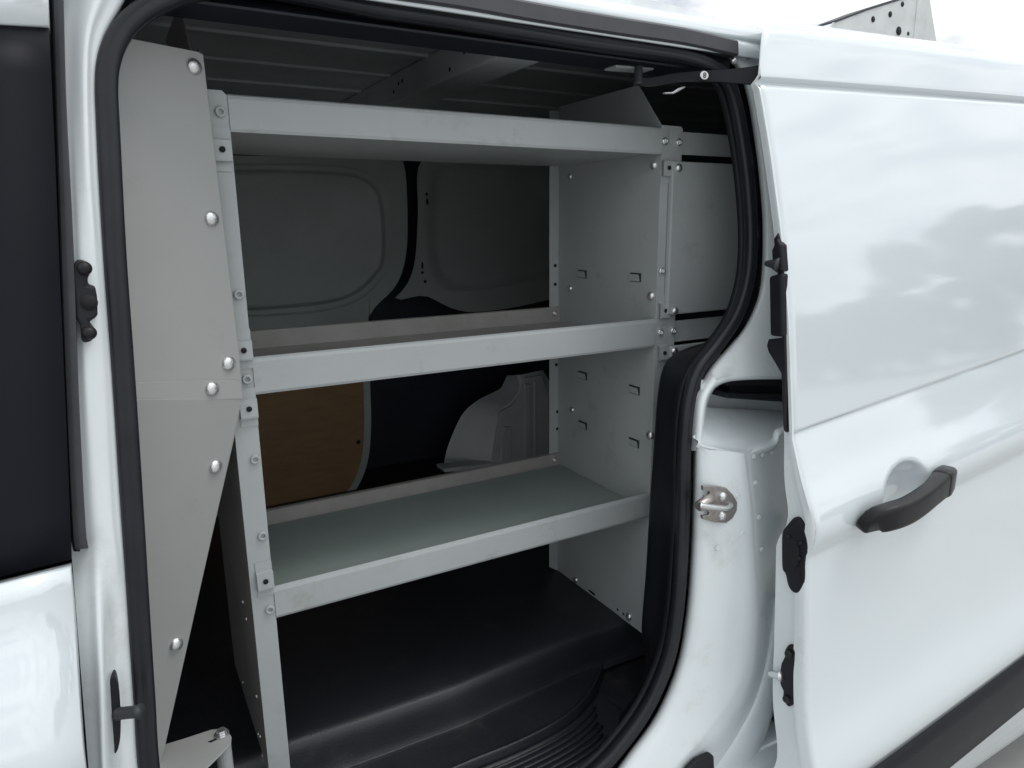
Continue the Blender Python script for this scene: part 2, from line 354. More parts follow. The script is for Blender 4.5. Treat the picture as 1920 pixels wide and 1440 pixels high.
# step well cut lower in front of the ledge, with a curved inner edge
arc = [(300, 1640), (620, 1545), (850, 1442), (960, 1397), (1030, 1363), (1075, 1333), (1105, 1300), (1124, 1262), (1134, 1224)]
arc3 = resample(spline(fl_line(arc, ledge), 6), 60)
def shift(path, d, dz=0.0):
    o = []
    for i, p in enumerate(path):
        t = (path[min(len(path) - 1, i + 1)] - path[max(0, i - 1)]).normalized(); nrm = Vector((t.y, -t.x, 0))
        o.append(p + nrm * d + Vector((0, 0, dz)))
    return o
rows = [shift(arc3, -.10, -.001), shift(arc3, -.008, .001), shift(arc3, -.003, .0035), shift(arc3, .0, .004), shift(arc3, .003, .001), shift(arc3, .007, -.012), shift(arc3, .014, -.018), shift(arc3, .10, -.026), shift(arc3, .24, -.03)]
stp = loft('step_tread', rows, 'liner', van, n=60, ks=1, k=3)
for i in range(10):
    d = .018 + i * .0115
    pth = shift(arc3, d, -.0175 - .006 * min(1, i / 6))[:int(50 - i * .6)]
    sweep('tread_ridge', pth, circ(.0034, 8, .0045), 'liner', stp, up=Vector((0, 0, 1)))
plate('step_end', fl_line([(1135, 1223), (1129, 1262), (1116, 1288), (1150, 1315), (1200, 1352), (1265, 1290), (1265, 1175), (1205, 1182)], -.921), (0, 0, -.008), 'liner', stp, bevel=.003)
# closing sheet of the floor right of the step and sill below
v, f = grid([[Vector((x, .80, -.94)) for x in (-.6, 2.6)], [Vector((x, 1.3, -.925)) for x in (-.6, 2.6)]]); mk('floor_underside', v, f, 'liner', van, solid=.01)
wl = [(1240, 1150), (1215, 1178), (1195, 1215), (1185, 1262)]

# ---- weatherstrip round the opening
seal_px = [(279, 1440), (271, 1320), (263, 1200), (248, 960), (231, 700), (215, 480), (203, 250), (199, 160), (205, 110), (224, 65), (255, 30), (300, 2), (370, -22), (460, -30), (560, -16), (700, 13), (850, 36), (1000, 61), (1100, 78), (1200, 92), (1270, 103), (1325, 120), (1362, 150), (1380, 200), (1393, 270), (1403, 350), (1408, 440), (1403, 520), (1382, 590), (1346, 645), (1308, 695), (1290, 755), (1282, 850), (1280, 950), (1276, 1050), (1268, 1150), (1251, 1240), (1214, 1325), (1165, 1395), (1110, 1452), (950, 1580), (700, 1720), (430, 1790), (310, 1700)]
sp = resample(spline(US(seal_px), 6, True), 420, True)
prof = [(-.014, .012), (-.016, 0), (-.0155, -.008), (-.011, -.0135), (-.004, -.015), (.001, -.0125), (.004, -.0125), (.009, -.0145), (.0135, -.011), (.0155, -.004), (.015, .012)]
sweep('weatherstrip', sp, prof, 'rubber', van, closed=True, scale=[interp([(0.05, .68), (.5, .72), (.9, .64)], p.x) for p in sp])
# inner lip of the opening: dark trim that turns inwards behind the strip
inn = [[Vector(p) for p in sp], None]
cx, cz = .43, -.3
lip0 = [p + Vector((0, .012, 0)) for p in sp]
lip1 = [p + Vector(((cx - p.x) * .012, .022, (cz - p.z) * .012)) for p in sp]
v, f = grid([lip0, lip1], True); mk('opening_lip', v, f, 'plastic', van, smooth=True, solid=.003, off=0)

# ---- rear inner trim (black moulding beside the shelf, right of the step)
tl = [(1330, 640), (1290, 652), (1258, 668), (1241, 695), (1232, 750), (1227, 820), (1218, 950), (1211, 1070), (1203, 1180), (1210, 1235), (1195, 1295), (1125, 1385)]
tr_ = [(1392, 590), (1352, 640), (1318, 690), (1298, 752), (1289, 850), (1286, 950), (1282, 1050), (1274, 1150), (1256, 1240), (1220, 1325), (1170, 1396), (1110, 1450)]
rows = [[p * 1.07 + Vector((.006, 0, 0)) for p in UY(tl, .93)], [p * 1.01 for p in UY(tl, .93)], [U(a + 8, b + 3, y=.915) for a, b in tl], [U((a + c) / 2, (b + d) / 2, y=.875) for (a, b), (c, d) in zip(tl, tr_)], US(tr_, .012)]
loft('quarter_trim', rows, 'plastic', van, n=60, ks=4, k=4)
# dark inner quarter panel behind that trim and above it
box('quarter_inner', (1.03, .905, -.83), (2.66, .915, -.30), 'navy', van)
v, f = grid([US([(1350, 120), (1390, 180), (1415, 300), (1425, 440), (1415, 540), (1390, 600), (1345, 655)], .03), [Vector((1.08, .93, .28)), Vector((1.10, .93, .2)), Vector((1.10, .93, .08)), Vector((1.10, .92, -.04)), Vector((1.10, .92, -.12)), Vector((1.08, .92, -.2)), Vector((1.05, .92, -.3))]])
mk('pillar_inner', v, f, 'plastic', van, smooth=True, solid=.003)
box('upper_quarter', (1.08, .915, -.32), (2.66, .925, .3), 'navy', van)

# ---- B pillar (front jamb): white pressed metal between front door and weatherstrip
c0 = [(70, -60), (72, 0), (92, 200), (104, 480), (118, 760), (130, 1000), (136, 1060), (150, 1240), (166, 1440), (176, 1560)]
c1 = [(128, -60), (122, 0), (122, 100), (130, 300), (138, 480), (146, 700), (155, 960), (163, 1060), (172, 1240), (184, 1440), (192, 1560)]
c2 = [(165, -60), (148, 0), (138, 90), (143, 300), (150, 430), (158, 600), (166, 760), (178, 960), (186, 1060), (193, 1250), (198, 1440), (204, 1560)]
c3 = [(215, -60), (182, 0), (160, 100), (163, 300), (172, 420), (176, 500), (190, 720), (205, 960), (214, 1060), (212, 1200), (214, 1290), (228, 1440), (236, 1560)]
c4 = [(235, -60), (205, 0), (172, 90), (174, 300), (186, 480), (202, 700), (216, 960), (226, 1060), (234, 1200), (240, 1300), (248, 1440), (256, 1560)]
c5 = [(262, -60), (228, 10), (186, 100), (183, 250), (196, 480), (212, 700), (229, 960), (238, 1080), (246, 1200), (254, 1320), (262, 1440), (270, 1560)]
rows = [UK(c0, .035), UK(c1, .030), UK(c2, .026), US(c3, -.012), US(c4, -.006), US(c5, 0), [p * 1.03 for p in US(c5, .004)]]
loft('front_jamb', rows, 'jamb', van, n=70, ks=4, k=4)
# black drip strip on the jamb beside the front door
s0 = [(99, -40), (102, 15), (108, 200), (117, 480), (127, 760), (138, 990), (142, 1030)]
s1 = [(117, -40), (119, 15), (124, 200), (138, 480), (148, 760), (160, 990), (165, 1028)]
rows = [UK(s0, .03), UK([(a - 1, b) for a, b in s0], .012), UK([(a * .6 + c * .4, b) for (a, b), (c, d) in zip(s0, s1)], .010), UK(s1, .008), UK([(a + 1, b) for a, b in s1], .03)]
loft('drip_strip', rows, 'trimgrey', van, n=50, ks=4, smooth=False)
g0 = [(85, -40), (92, 15), (99, 200), (108, 480), (120, 760), (130, 990), (138, 1034)]
g1 = [(104, -40), (106, 15), (112, 200), (121, 480), (131, 760), (142, 990), (150, 1034)]
loft('door_gap_seal', [UK(g0, .022), UK(g1, .022)], 'rubber', van, n=40, ks=3, solid=.006)
# front upper latch / dovetail on the jamb
def dov(name, loops, m, parent, bevel=.002): return plate(name, loops, (0, .02, 0), m, parent, bevel=bevel)
lt = plate('upper_guide', US([(139, 490), (150, 487), (168, 494), (170, 510), (164, 522), (164, 535), (178, 538), (182, 560), (183, 590), (178, 598), (167, 602), (168, 608), (178, 620), (176, 636), (166, 643), (153, 642), (150, 610), (142, 595), (139, 540)], -.034), (0, .03, 0), 'plastic', van, bevel=.003)
for p, s in [((158, 503), 1.2), ((167, 624), 1.2)]:
    put('bolt', DOMEK, U(*p, tab=SEAL, off=-.035), lt, R(10), s * .56)
o = put('hole', HOLE, U(167, 567, tab=SEAL, off=-.0345), lt, 0, 1.7)
# lower rubber buffer with its pin
bf = plate('door_buffer', resample(spline(US([(209, 1271), (216, 1270), (222, 1290), (226, 1330), (226, 1380), (220, 1410), (212, 1416), (206, 1400), (202, 1350), (202, 1300)], -.026), 4, True), 40, True), (0, .02, 0), 'plastic', van, bevel=.003)
pth = [U(222, 1338, tab=SEAL, off=-.026), U(240, 1336, tab=SEAL, off=-.036), U(262, 1334, tab=SEAL, off=-.05)]
sweep('pin', spline(pth, 4), circ(.0062, 12), 'trimgrey', bf, up=Vector((0, 0, 1)), scale=[1.15, 1.05, 1, 1, 1, 1, 1, 1.02, 1.25])

# ---- front door (closed): white skin and dark window
fd = None
te = [(90, -80), (90, 0), (92, 52), (103, 300), (113, 550), (124, 800), (134, 1055), (147, 1220), (163, 1440), (178, 1620)]
te3 = UK(te)
tx = lambda z: interp(sorted([(p.z, p.x) for p in te3]), z)
def fdrow(z, off=0.0): return [Vector((-1.0 + (tx(z) + 1.0) * i / 20, interp(SKIN, z) + off, z + .055 * ((-1.0 + (tx(z) + 1.0) * i / 20) + .06))) for i in range(21)]
zs_low = [-.301, -.32, -.34, -.36, -.38, -.40, -.42, -.44, -.455, -.47, -.485, -.50, -.53, -.57, -.62, -.68, -.74, -.80, -.86, -.92, -1.0, -1.08]
dz0 = U(134, 1055, tab=SKIN).z
rows = [fdrow(z + (dz0 + .301)) for z in zs_low]
v, f = grid(rows); fd = mk('front_door', v, f, 'paint', van, smooth=True, solid=.02, off=0 or -1)
dzt = U(92, 52, tab=SKIN).z
v, f = grid([fdrow(dzt), fdrow(dzt + .03), fdrow(dzt + .06), fdrow(dzt + .075, .008)]); mk('window_frame', v, f, 'paint', fd, smooth=True, solid=.02)
zz = [dz0 + .002 + (dzt - dz0 - .004) * i / 12 for i in range(13)]
v, f = grid([fdrow(z, .003) for z in zz]); mk('window', v, f, 'glass', fd, smooth=True, solid=.006)

# ---- rear jamb (C pillar): upper piece, track pocket, lower piece
ul = [(1300, 88), (1345, 100), (1383, 130), (1402, 185), (1415, 260), (1426, 350), (1431, 440), (1426, 540), (1402, 605), (1366, 652), (1338, 684), (1314, 724)]
um = [(1310, 72), (1365, 92), (1398, 125), (1416, 180), (1430, 260), (1442, 350), (1448, 440), (1444, 540), (1425, 612), (1400, 655), (1385, 680), (1376, 706)]
ur = [(1330, 40), (1390, 62), (1432, 110), (1448, 180), (1462, 260), (1478, 350), (1488, 440), (1492, 540), (1492, 612), (1488, 655), (1485, 680), (1480, 706)]
rows = [[p * 1.03 for p in US(ul, .012)], US(ul, .008), US(um, -.006), UK(ur, .03)]
uj = loft('rear_jamb', rows, 'jamb', van, n=60, ks=4, k=4)
# corner gusset and screw at the top of the jamb
put('screw', SCREW, U(1376, 114, tab=SEAL, off=-.012), uj, 0, .75)
# pocket for the sliding track
ptop = [(1316, 775), (1322, 745), (1338, 722), (1358, 712), (1385, 708), (1430, 706), (1490, 706)]
rows = [US([(a, b - 5) for a, b in ptop], -.006), US(ptop, -.009), US([(a + 2, b + 4) for a, b in ptop], -.004), US([(a + 3, b + 6) for a, b in ptop], .05), US([(a + 3, b + 6) for a, b in ptop], .13)]
pk = loft('track_pocket', rows, 'jamb', van, n=40, ks=4)
loft('pocket_rim', [US([(1334, 698), (1305, 742), (1299, 790), (1296, 845)], .004), US([(1345, 716), (1326, 742), (1318, 780), (1314, 845)], -.010), US([(1349, 718), (1331, 744), (1323, 782), (1319, 845)], .03)], 'jamb', pk, n=24, ks=3, k=3)
pfront = [(1309, 827), (1322, 836), (1345, 842), (1397, 850), (1430, 840), (1458, 830), (1464, 812), (1500, 800)]
pback = [(1316, 762), (1322, 763), (1345, 765), (1397, 768), (1430, 769), (1458, 770), (1468, 771), (1500, 772)]
fz = [U(a, b, tab=SEAL, off=-.02) for a, b in pfront]
rows = [[p + Vector((0, .004, -.010)) for p in fz], fz, [p + Vector((0, .012, .004)) for p in fz], [U((a * 2 + c) / 3, (b * 2 + d) / 3, y=.80) for (a, b), (c, d) in zip(pfront, pback)], UY(pback, .86)]
loft('pocket_floor', rows, 'jamb', pk, n=50, ks=3, k=3)
v, f = grid([UY([(1300, 700), (1520, 690)], .885), UY([(1300, 800), (1520, 800)], .885)]); mk('pocket_back', v, f, 'jamb', pk, solid=.004)
loft('pocket_side', [US([(1318, 712), (1313, 760), (1310, 830)], .0), UY([(1318, 712), (1318, 760), (1318, 800)], .885)], 'jamb', pk, n=12, ks=2, solid=.003)
trk = plate('door_track', UY([(1362, 712), (1520, 706), (1520, 728), (1362, 724)], .835), (0, .05, 0), 'plastic', van, bevel=.003)
plate('track_flange', UY([(1368, 723), (1520, 726), (1520, 740), (1372, 737)], .845), (0, .03, 0), 'plastic', trk, bevel=.002)
plate('track_flange', UY([(1362, 737), (1520, 741), (1520, 757), (1362, 747)], .825), (0, .05, 0), 'plastic', trk, bevel=.003)
# lower jamb
ll = [(1306, 800), (1302, 850), (1300, 950), (1296, 1050), (1288, 1150), (1270, 1248), (1232, 1340), (1182, 1410), (1135, 1470), (1040, 1560)]
l0 = [(1312, 838), (1316, 870), (1322, 950), (1322, 1050), (1318, 1150), (1302, 1250), (1268, 1345), (1220, 1418), (1170, 1480), (1080, 1575)]
lm = [(1394, 850), (1398, 880), (1406, 950), (1412, 1050), (1417, 1150), (1408, 1245), (1380, 1308), (1330, 1378), (1268, 1450), (1180, 1580)]
lr1 = [(1404, 845), (1409, 880), (1417, 950), (1423, 1050), (1429, 1150), (1422, 1250), (1398, 1318), (1354, 1390), (1298, 1463), (1215, 1595)]
lr = [(1480, 808), (1482, 870), (1486, 950), (1482, 1050), (1478, 1150), (1466, 1240), (1446, 1330), (1420, 1410), (1390, 1480), (1330, 1620)]
rows = [[p * 1.03 for p in US(ll, .012)], US(ll, .004), US(l0, -.018), US([(a * .25 + c * .75, b * .25 + d * .75) for (a, b), (c, d) in zip(l0, lm)], -.030), US(lm, -.030), US(lr1, -.0215), US(lr, .03)]
lj = loft('lower_jamb', rows, 'jamb', van, n=70, ks=4, k=3)
# outward curving sill skirt below the jamb, towards the rear wheel
sk0 = [(1450, 1120), (1436, 1200), (1422, 1260), (1398, 1325), (1350, 1395), (1290, 1465), (1220, 1560)]
sk1 = [(1478, 1120), (1470, 1200), (1456, 1280), (1436, 1360), (1405, 1440), (1370, 1510), (1310, 1620)]
loft('wheel_lip', [US(sk0, .005), US([(a * .6 + c * .4, b * .6 + d * .4) for (a, b), (c, d) in zip(sk0, sk1)], -.012), US(sk1, -.01), US([(a + 6, b + 4) for a, b in sk1], .02)], 'jamb', van, n=40, ks=4, k=4)
# spot weld dimples on the jamb
WELD = lathe_mesh('spot_weld', [(.0042, .001), (.0038, -.0006), (.0026, -.0003), (.0004, .0002)], 12, 'jamb')
for p, tb, of in [((1414, 856), SEAL, -.021), ((1430, 853), SEAL, -.014), ((1448, 849), SEAL, -.006), ((1417, 905), SEAL, -.0225), ((1424, 970), SEAL, -.021), ((1429, 1030), SEAL, -.02), ((1384, 930), SEAL, -.031), ((1394, 1000), SEAL, -.031), ((1346, 1028), SEAL, -.027), ((1374, 852), SEAL, -.029), ((1345, 848), SEAL, -.024)]:
    put('weld_mark', WELD, U(*p, tab=tb, off=of), lj)
# striker: pressed plate with loop
so = -.031
stk = plate('striker_plate', US([(1319, 911), (1346, 912), (1362, 915), (1375, 928), (1383, 942), (1382, 958), (1374, 972), (1362, 981), (1340, 980), (1319, 974), (1317, 967), (1330, 966), (1331, 961), (1322, 955), (1322, 932), (1331, 927), (1331, 922), (1319, 920)], so - .001), (0, .006, 0), 'steel', van, bevel=.0012)
for p in [(1355, 931), (1354, 967)]: put('screw', SCREW, U(*p, tab=SEAL, off=so - .003), stk, 0, .95)
lp = [U(1370, 946, tab=SEAL, off=so), U(1368, 950, tab=SEAL, off=so - .022), U(1360, 953, tab=SEAL, off=so - .028), U(1330, 950, tab=SEAL, off=so - .028), U(1312, 947, tab=SEAL, off=so - .026)]
sweep('striker_loop', spline(lp, 5), circ(.0042, 12), 'zinc', stk, up=Vector((0, 0, 1)))
link('striker_post', lathe_mesh('striker_post', [(.009, .03), (.009, -.004), (.007, -.006), (.001, -.006)], 16, 'steel'), None, stk, loc=U(1315, 947, tab=SEAL, off=so - .015), rot=(0, 0, R(-70)))
# black rubber buffer low on the sill
plate('sill_buffer', US([(1290, 1446), (1308, 1428), (1334, 1415), (1340, 1418), (1342, 1474), (1280, 1490)], -.045), (0, .012, 0), 'plastic', van, bevel=.004)
# sill / rocker below the openings
rk = spline([Vector((0, a, b)) for a, b in [(.80, -.965), (.765, -.97), (.74, -.985), (.70, -1.03), (.672, -1.10), (.668, -1.19), (.685, -1.235), (.74, -1.252), (.9, -1.26)]], 4)
v, f = grid(lines_x([(p.y, p.z) for p in rk], -1.0, 2.7)); mk('rocker_sill', v, f, 'paint', van, smooth=True, solid=.004)
box('underbody', (-.95, .88, -1.24), (2.66, 2.42, -.95), 'navy', van)
# ---- outer drip strip over the opening and the roof side
dp = [(300, -95), (500, -62), (700, -26), (860, -2), (1000, 24), (1150, 49), (1280, 69), (1378, 91)]
sweep('roof_drip_strip', resample(spline(UK(dp, .004), 5), 60), [(-.0125, .012), (-.0125, -.006), (-.010, -.009), (.009, -.006), (.0125, -.002), (.0125, .012)], 'trimgrey', van, smooth=False)
gp = [(300, -82), (500, -48), (700, -9), (860, 15), (1000, 41), (1150, 67), (1280, 88), (1370, 108)]
sweep('strip_gap', resample(spline(UK(gp, .024), 5), 60), [(-.022, .014), (-.022, 0), (.022, 0), (.022, .014)], 'rubber', van, smooth=False)
rows = [UK([(300, -95), (700, -27), (1000, 23), (1280, 69), (1375, 92), (1400, 112)], .018), UK([(300, -120), (700, -48), (1000, 2), (1280, 50), (1385, 74), (1420, 100)], .022), lines_x([(.868, .262)], -.2, 1.05, 6)[0]]
loft('roof_side_rail', rows, 'paint', van, n=40, ks=3, solid=.003)

# ================================================================== sliding door (part of the van)
XE = .90
prof = [(.90, .322), (.865, .322), (.838, .316), (.824, .305), (.816, .288), (.810, .262), (.804, .238), (.799, .2195), (.799, .2165), (.806, .2135), (.807, .2095), (.800, .206), (.796, .200), (.769, .11), (.735, -.024), (.712, -.144), (.696, -.266), (.6895, -.3170), (.6922, -.3186), (.6908, -.3222), (.6885, -.328), (.682, -.345), (.668, -.385), (.648, -.425), (.634, -.453), (.629, -.468), (.634, -.483), (.6475, -.509), (.6480, -.514), (.647, -.535), (.641, -.60), (.635, -.68), (.628, -.75), (.618, -.81), (.600, -.865), (.589, -.905), (.592, -.930), (.606, -.948), (.612, -.962), (.616, -.972)]
def tilt(z): return interp([(-.3, .10), (.2, .036)], z)
pz = []
for i in range(len(prof) - 1):
    a, b = prof[i], prof[i + 1]; k = max(1, int(math.hypot(a[0] - b[0], a[1] - b[1]) / .006))
    for j in range(k): pz.append((a[0] + (b[0] - a[0]) * j / k, a[1] + (b[1] - a[1]) * j / k))
pz.append(prof[-1])
# soften the polyline except at the two grooves
sm = list(pz)
for it in range(20):
    q = list(sm)
    for i in range(1, len(sm) - 1):
        if .198 < sm[i][1] < .224 or -.326 < sm[i][1] < -.314 or -.517 < sm[i][1] < -.505: continue
        q[i] = (.25 * sm[i - 1][0] + .5 * sm[i][0] + .25 * sm[i + 1][0], .25 * sm[i - 1][1] + .5 * sm[i][1] + .25 * sm[i + 1][1])
    sm = q
cupc = U(1690, 916, y=.645)
XEND = 2.02
nx = 260
rows = []
for y, z in sm:
    row = []
    zt = z
    x0 = XE + (0.0 if z < .219 else 1.15 * max(0, y - .799) + .012 * (max(0, z - .27) / .05) ** 2)
    for i in range(nx):
        t = i / (nx - 1); x = x0 + (XEND - x0) * t ** 1.05
        zz_ = z + tilt(z) * (x - XE)
        yy_ = y + .003 * ((x - 1.45) / .55) ** 2 - .003 * ((XE - 1.45) / .55) ** 2
        # leading edge rolls in
        dxe = x - x0
        if dxe < .006: yy_ += .003 * (1 - dxe / .006) ** 2
        # finger cup behind the handle
        u = (x - cupc.x) / .066; s = (zz_ - cupc.z - .16 * (x - cupc.x)) / .047
        rr = u * u + s * s
        if rr < 1: yy_ += .015 * (1 + math.cos(math.pi * rr ** 1.05))
        row.append(Vector((x, yy_, zz_)))
    rows.append(row)
v, f = grid(rows)
sdoor = mk('sliding_door', v, f, 'paint', van, smooth=True)
sdoor['label'] = 'white sliding door slid back along the van side'
sdoor.modifiers.new('e', 'EDGE_SPLIT').split_angle = R(80)
# leading edge: rolled hem, flat return, inner face
oe = [(1428, 70), (1425, 150), (1450, 280), (1472, 450), (1485, 600), (1490, 750), (1492, 815), (1486, 850), (1500, 900), (1530, 950), (1540, 1010), (1519, 1055), (1515, 1200), (1512, 1290), (1519, 1400), (1532, 1500), (1545, 1600)]
edge = [r[0] for r in rows if r[0].z < .319]
edge = resample(edge, 90)
def pull(p, d):
    z = p.z; dep = interp([(-1.0, .095), (-.86, .078), (-.7, .066), (-.5, .062), (-.42, .05), (-.33, .022), (-.1, .020), (.1, .02), (.2, .02), (.225, .008), (.32, .006)], z)
    return p + Vector((d[0], dep * d[1], 0))
rows2 = [edge, [pull(p, (-.003, .05)) for p in edge], [pull(p, (-.003, .30)) for p in edge], [pull(p, (.004, .34)) for p in edge], [pull(p, (.004, .98)) for p in edge], [pull(p, (.010, 1.03)) for p in edge], [pull(p, (.10, 1.05)) for p in edge]]
v, f = grid(rows2); de = mk('leading_edge', v, f, 'jamb', sdoor, smooth=True); de.modifiers.new('e', 'EDGE_SPLIT').split_angle = R(50)
# inner skin
v, f = grid([[pull(p, (.10, 1.05)) for p in edge], [pull(p, (XEND - XE, 1.05)) + Vector((0, 0, tilt(p.z) * (XEND - XE))) for p in edge]]); mk('inner_skin', v, f, 'jamb', sdoor, smooth=True, solid=.003)
# black seal and catch column on the inside of the edge
def UX(l, x): return [U(a, b, x=x) for a, b in l]
plate('edge_seal', UX([(1458, 436), (1466, 470), (1470, 560), (1474, 700), (1473, 812), (1468, 806), (1464, 700), (1440, 660), (1437, 648), (1440, 636), (1466, 634), (1462, 560), (1452, 470), (1450, 448)], XE - .006), (.02, 0, 0), 'rubber', sdoor, bevel=.002)
plate('guide_block', UX([(1441, 518), (1466, 512), (1468, 632), (1443, 630)], XE - .012), (.03, 0, 0), 'plastic', sdoor, bevel=.004)
pt = UX([(1462, 497), (1450, 495), (1436, 494)], XE - .008)
sweep('guide_pin', spline(pt, 4), circ(.008, 12), 'trimgrey', sdoor, up=Vector((0, 0, 1)), scale=[1.5, 1.4, 1.2, 1.1, .9, .8, .7, .6, .5])
plate('guide_base', UX([(1446, 470), (1456, 446), (1464, 460), (1468, 510), (1448, 508)], XE - .01), (.02, 0, 0), 'plastic', sdoor, bevel=.003)
XL = XE - .004
lo = [(1487, 971), (1496, 972), (1505, 988), (1511, 1006), (1514, 1022), (1514, 1032), (1508, 1052), (1507, 1090), (1501, 1106), (1494, 1113), (1485, 1110), (1477, 1098), (1472, 1076), (1466, 1066), (1465, 1030), (1466, 998), (1474, 986)]
lat = plate('door_latch', resample(spline(UX(lo, XL), 3, True), 60, True), (.010, 0, 0), 'plastic', sdoor, bevel=.0025)
plate('latch_mouth', resample(spline(UX(ellipse_px(1487, 1040, 10, 27), XL - .0025), 2, True), 30, True), (.006, 0, 0), 'hole', sdoor, bevel=.0008)
for p in [(1500, 1018), (1478, 1006), (1498, 1047)]: put('latch_screw', SCREWK, U(*p, x=XL - .001), sdoor, RX, .45)
bo = [(1477, 1209), (1484, 1212), (1491, 1222), (1490, 1240), (1487, 1270), (1487, 1300), (1484, 1322), (1478, 1327), (1472, 1320), (1466, 1310), (1468, 1296), (1462, 1284), (1461, 1262), (1464, 1244), (1470, 1232), (1471, 1218)]
bfd = plate('edge_buffer', UX(bo, XL), (.02, 0, 0), 'plastic', sdoor, bevel=.003)
pt = UX([(1466, 1268), (1455, 1265), (1443, 1263)], XL - .002)
sweep('buffer_pin', spline(pt, 4), circ(.007, 12), 'zinc', sdoor, up=Vector((0, 0, 1)), scale=[1.3, 1.2, 1.1, 1, .95, .9, .85, .8, .7])
for p in [(1478, 1226), (1474, 1311)]: put('buffer_screw', SCREWK, U(*p, x=XL - .003), sdoor, RX, .8)
# handle
hp = [(1621, 980, .634), (1636, 976, .618), (1665, 969, .604), (1702, 956, .600), (1738, 932, .604), (1764, 908, .616), (1779, 892, .634)]
hpath = resample(spline([U(a, b, y=c) for a, b, c in hp], 8), 40)
def rr_prof(w, h, r=.006, n=5):
    o = []
    for cx_, cy_, a0 in [(w - r, h - r, 0), (-w + r, h - r, 90), (-w + r, -h + r, 180), (w - r, -h + r, 270)]:
        for i in range(n): t = R(a0 + 90 * i / (n - 1)); o.append((cx_ + r * math.cos(t), cy_ + r * math.sin(t)))
    return o
sc = [interp([(0, .72), (.05, 1.02), (.2, 1.06), (.6, .98), (.76, 1.08), (.82, 1.2), (.93, 1.1), (1, .6)], i / 39) for i in range(40)]
hn = sweep('door_handle', hpath, rr_prof(.0205, .0130, .008), 'handle', sdoor, up=Vector((0, 1, 0)), scale=sc)
sweep('handle_cap', hpath[30:39], rr_prof(.0208, .0133, .008), 'handle', sdoor, up=Vector((0, 1, 0)), scale=sc[30:39])
# end caps behind the handle bar that tie it to the door skin
for a, b, rx_ in [(1634, 982, .020), (1768, 902, .018)]:
    c = U(a, b, y=.632); 
    ring = [Vector((c.x + rx_ * math.cos(t), c.y, c.z + .013 * math.sin(t))) for t in [2 * math.pi * i / 20 for i in range(20)]]
    plate('handle_foot', ring, (0, .03, 0), 'handle', sdoor, bevel=.003)
c = U(1760, 905, y=.618)
# side rubbing strip along the lower door
ck = []
cl0 = lambda x: -1.012 + .098 * (x - .9) + .004
for y, dz in [(.63, .006), (.612, .002), (.606, -.004), (.604, -.02), (.612, -.08), (.622, -.152), (.632, -.160)]:
    ck.append([Vector((XE + .06 + (XEND - XE - .06) * i / 30, y, -.972 + .10 * (.06 + (XEND - XE - .06) * i / 30) + dz)) for i in range(31)])
v, f = grid(ck); mk('lower_cladding', v, f, 'plastic', sdoor, smooth=True, solid=.004)
v, f = grid([[Vector((XE + .07 + .95 * i, .607, -1.006 + .1 * (.07 + .95 * i) - .002)) for i in (0, 1)], [Vector((XE + .07 + .95 * i, .6035, -1.006 + .1 * (.07 + .95 * i) - .006)) for i in (0, 1)]])
# ---- sliding door upper roller arm
ar = [U(1196, 152, y=.93), U(1215, 155, y=.925), U(1235, 152, y=.92), U(1270, 146, y=.905), U(1330, 143, y=.875), U(1380, 143, y=.845), U(1426, 141, y=.82)]
ap = resample(spline(ar, 6), 40)
am = sweep('roller_arm', ap, [(-.009, -.003), (.009, -.003), (.009, .003), (-.009, .003)], 'plastic', van, up=Vector((0, 1, 0)), smooth=False, scale=[interp([(0, .7), (.4, .8), (.7, 1.0), (1, 1.55)], i / 39) for i in range(40)])
link('roller', lathe_mesh('roller', [(.006, .014), (.0065, .008), (.0065, -.008), (.0075, -.010), (.0075, -.013), (.001, -.013)], 18, 'trimgrey'), None, am, loc=U(1197, 142, y=.93), rot=(R(90), 0, 0))
plate('roller_track', UY([(1155, 121), (1226, 127), (1226, 131), (1155, 126)], .935), (0, .03, 0), 'grey', van, bevel=.001)
plate('arm_tongue', UY([(1246, 173), (1262, 172), (1272, 165), (1285, 161), (1286, 164), (1276, 170), (1264, 176), (1248, 176)], .90), (0, .006, 0), 'zinc', am, bevel=.001)
stc = U(1321, 141, y=.868)
ring = [Vector((stc.x + .0085 * math.cos(t), stc.y, stc.z + .0062 * math.sin(t))) for t in [2 * math.pi * i / 20 for i in range(20)]]
stk2 = plate('sticker', ring, (0, .001, 0), 'sticker', am, bevel=0)
for dz in (.0017, -.0017):
    pth = [Vector((stc.x + .0025 * math.cos(t), stc.y - .0006, stc.z + dz + .0017 * math.sin(t))) for t in [2 * math.pi * i / 12 for i in range(12)]]
    sweep('sticker_mark', pth, circ(.0006, 6), 'hole', am, closed=True)

# ---- wheels on the near and far side
def wheel(x, y, s):
    t_ = lathe_mesh('tyre', [(.20, .0), (.22, -.02), (.29, -.025), (.315, -.005), (.32, .03), (.32, .15), (.30, .18), (.2, .18)], 40, 'tyre')
    o = link('wheel', t_, None, van, loc=(x, y, -1.15), rot=(0, 0, 0 if s < 0 else math.pi))
    r_ = lathe_mesh('rim', [(.205, .01), (.195, .0), (.18, .02), (.12, .03), (.09, .005), (.06, .0), (.001, .0)], 32, 'rim')
    c = bpy.data.objects.new('rim', r_); COL.objects.link(c); c.parent = o
for x in (-.62, 1.32):
    wheel(x if x > 0 else -.7, .80, -1); wheel(x if x > 0 else -.7, 2.36, 1)

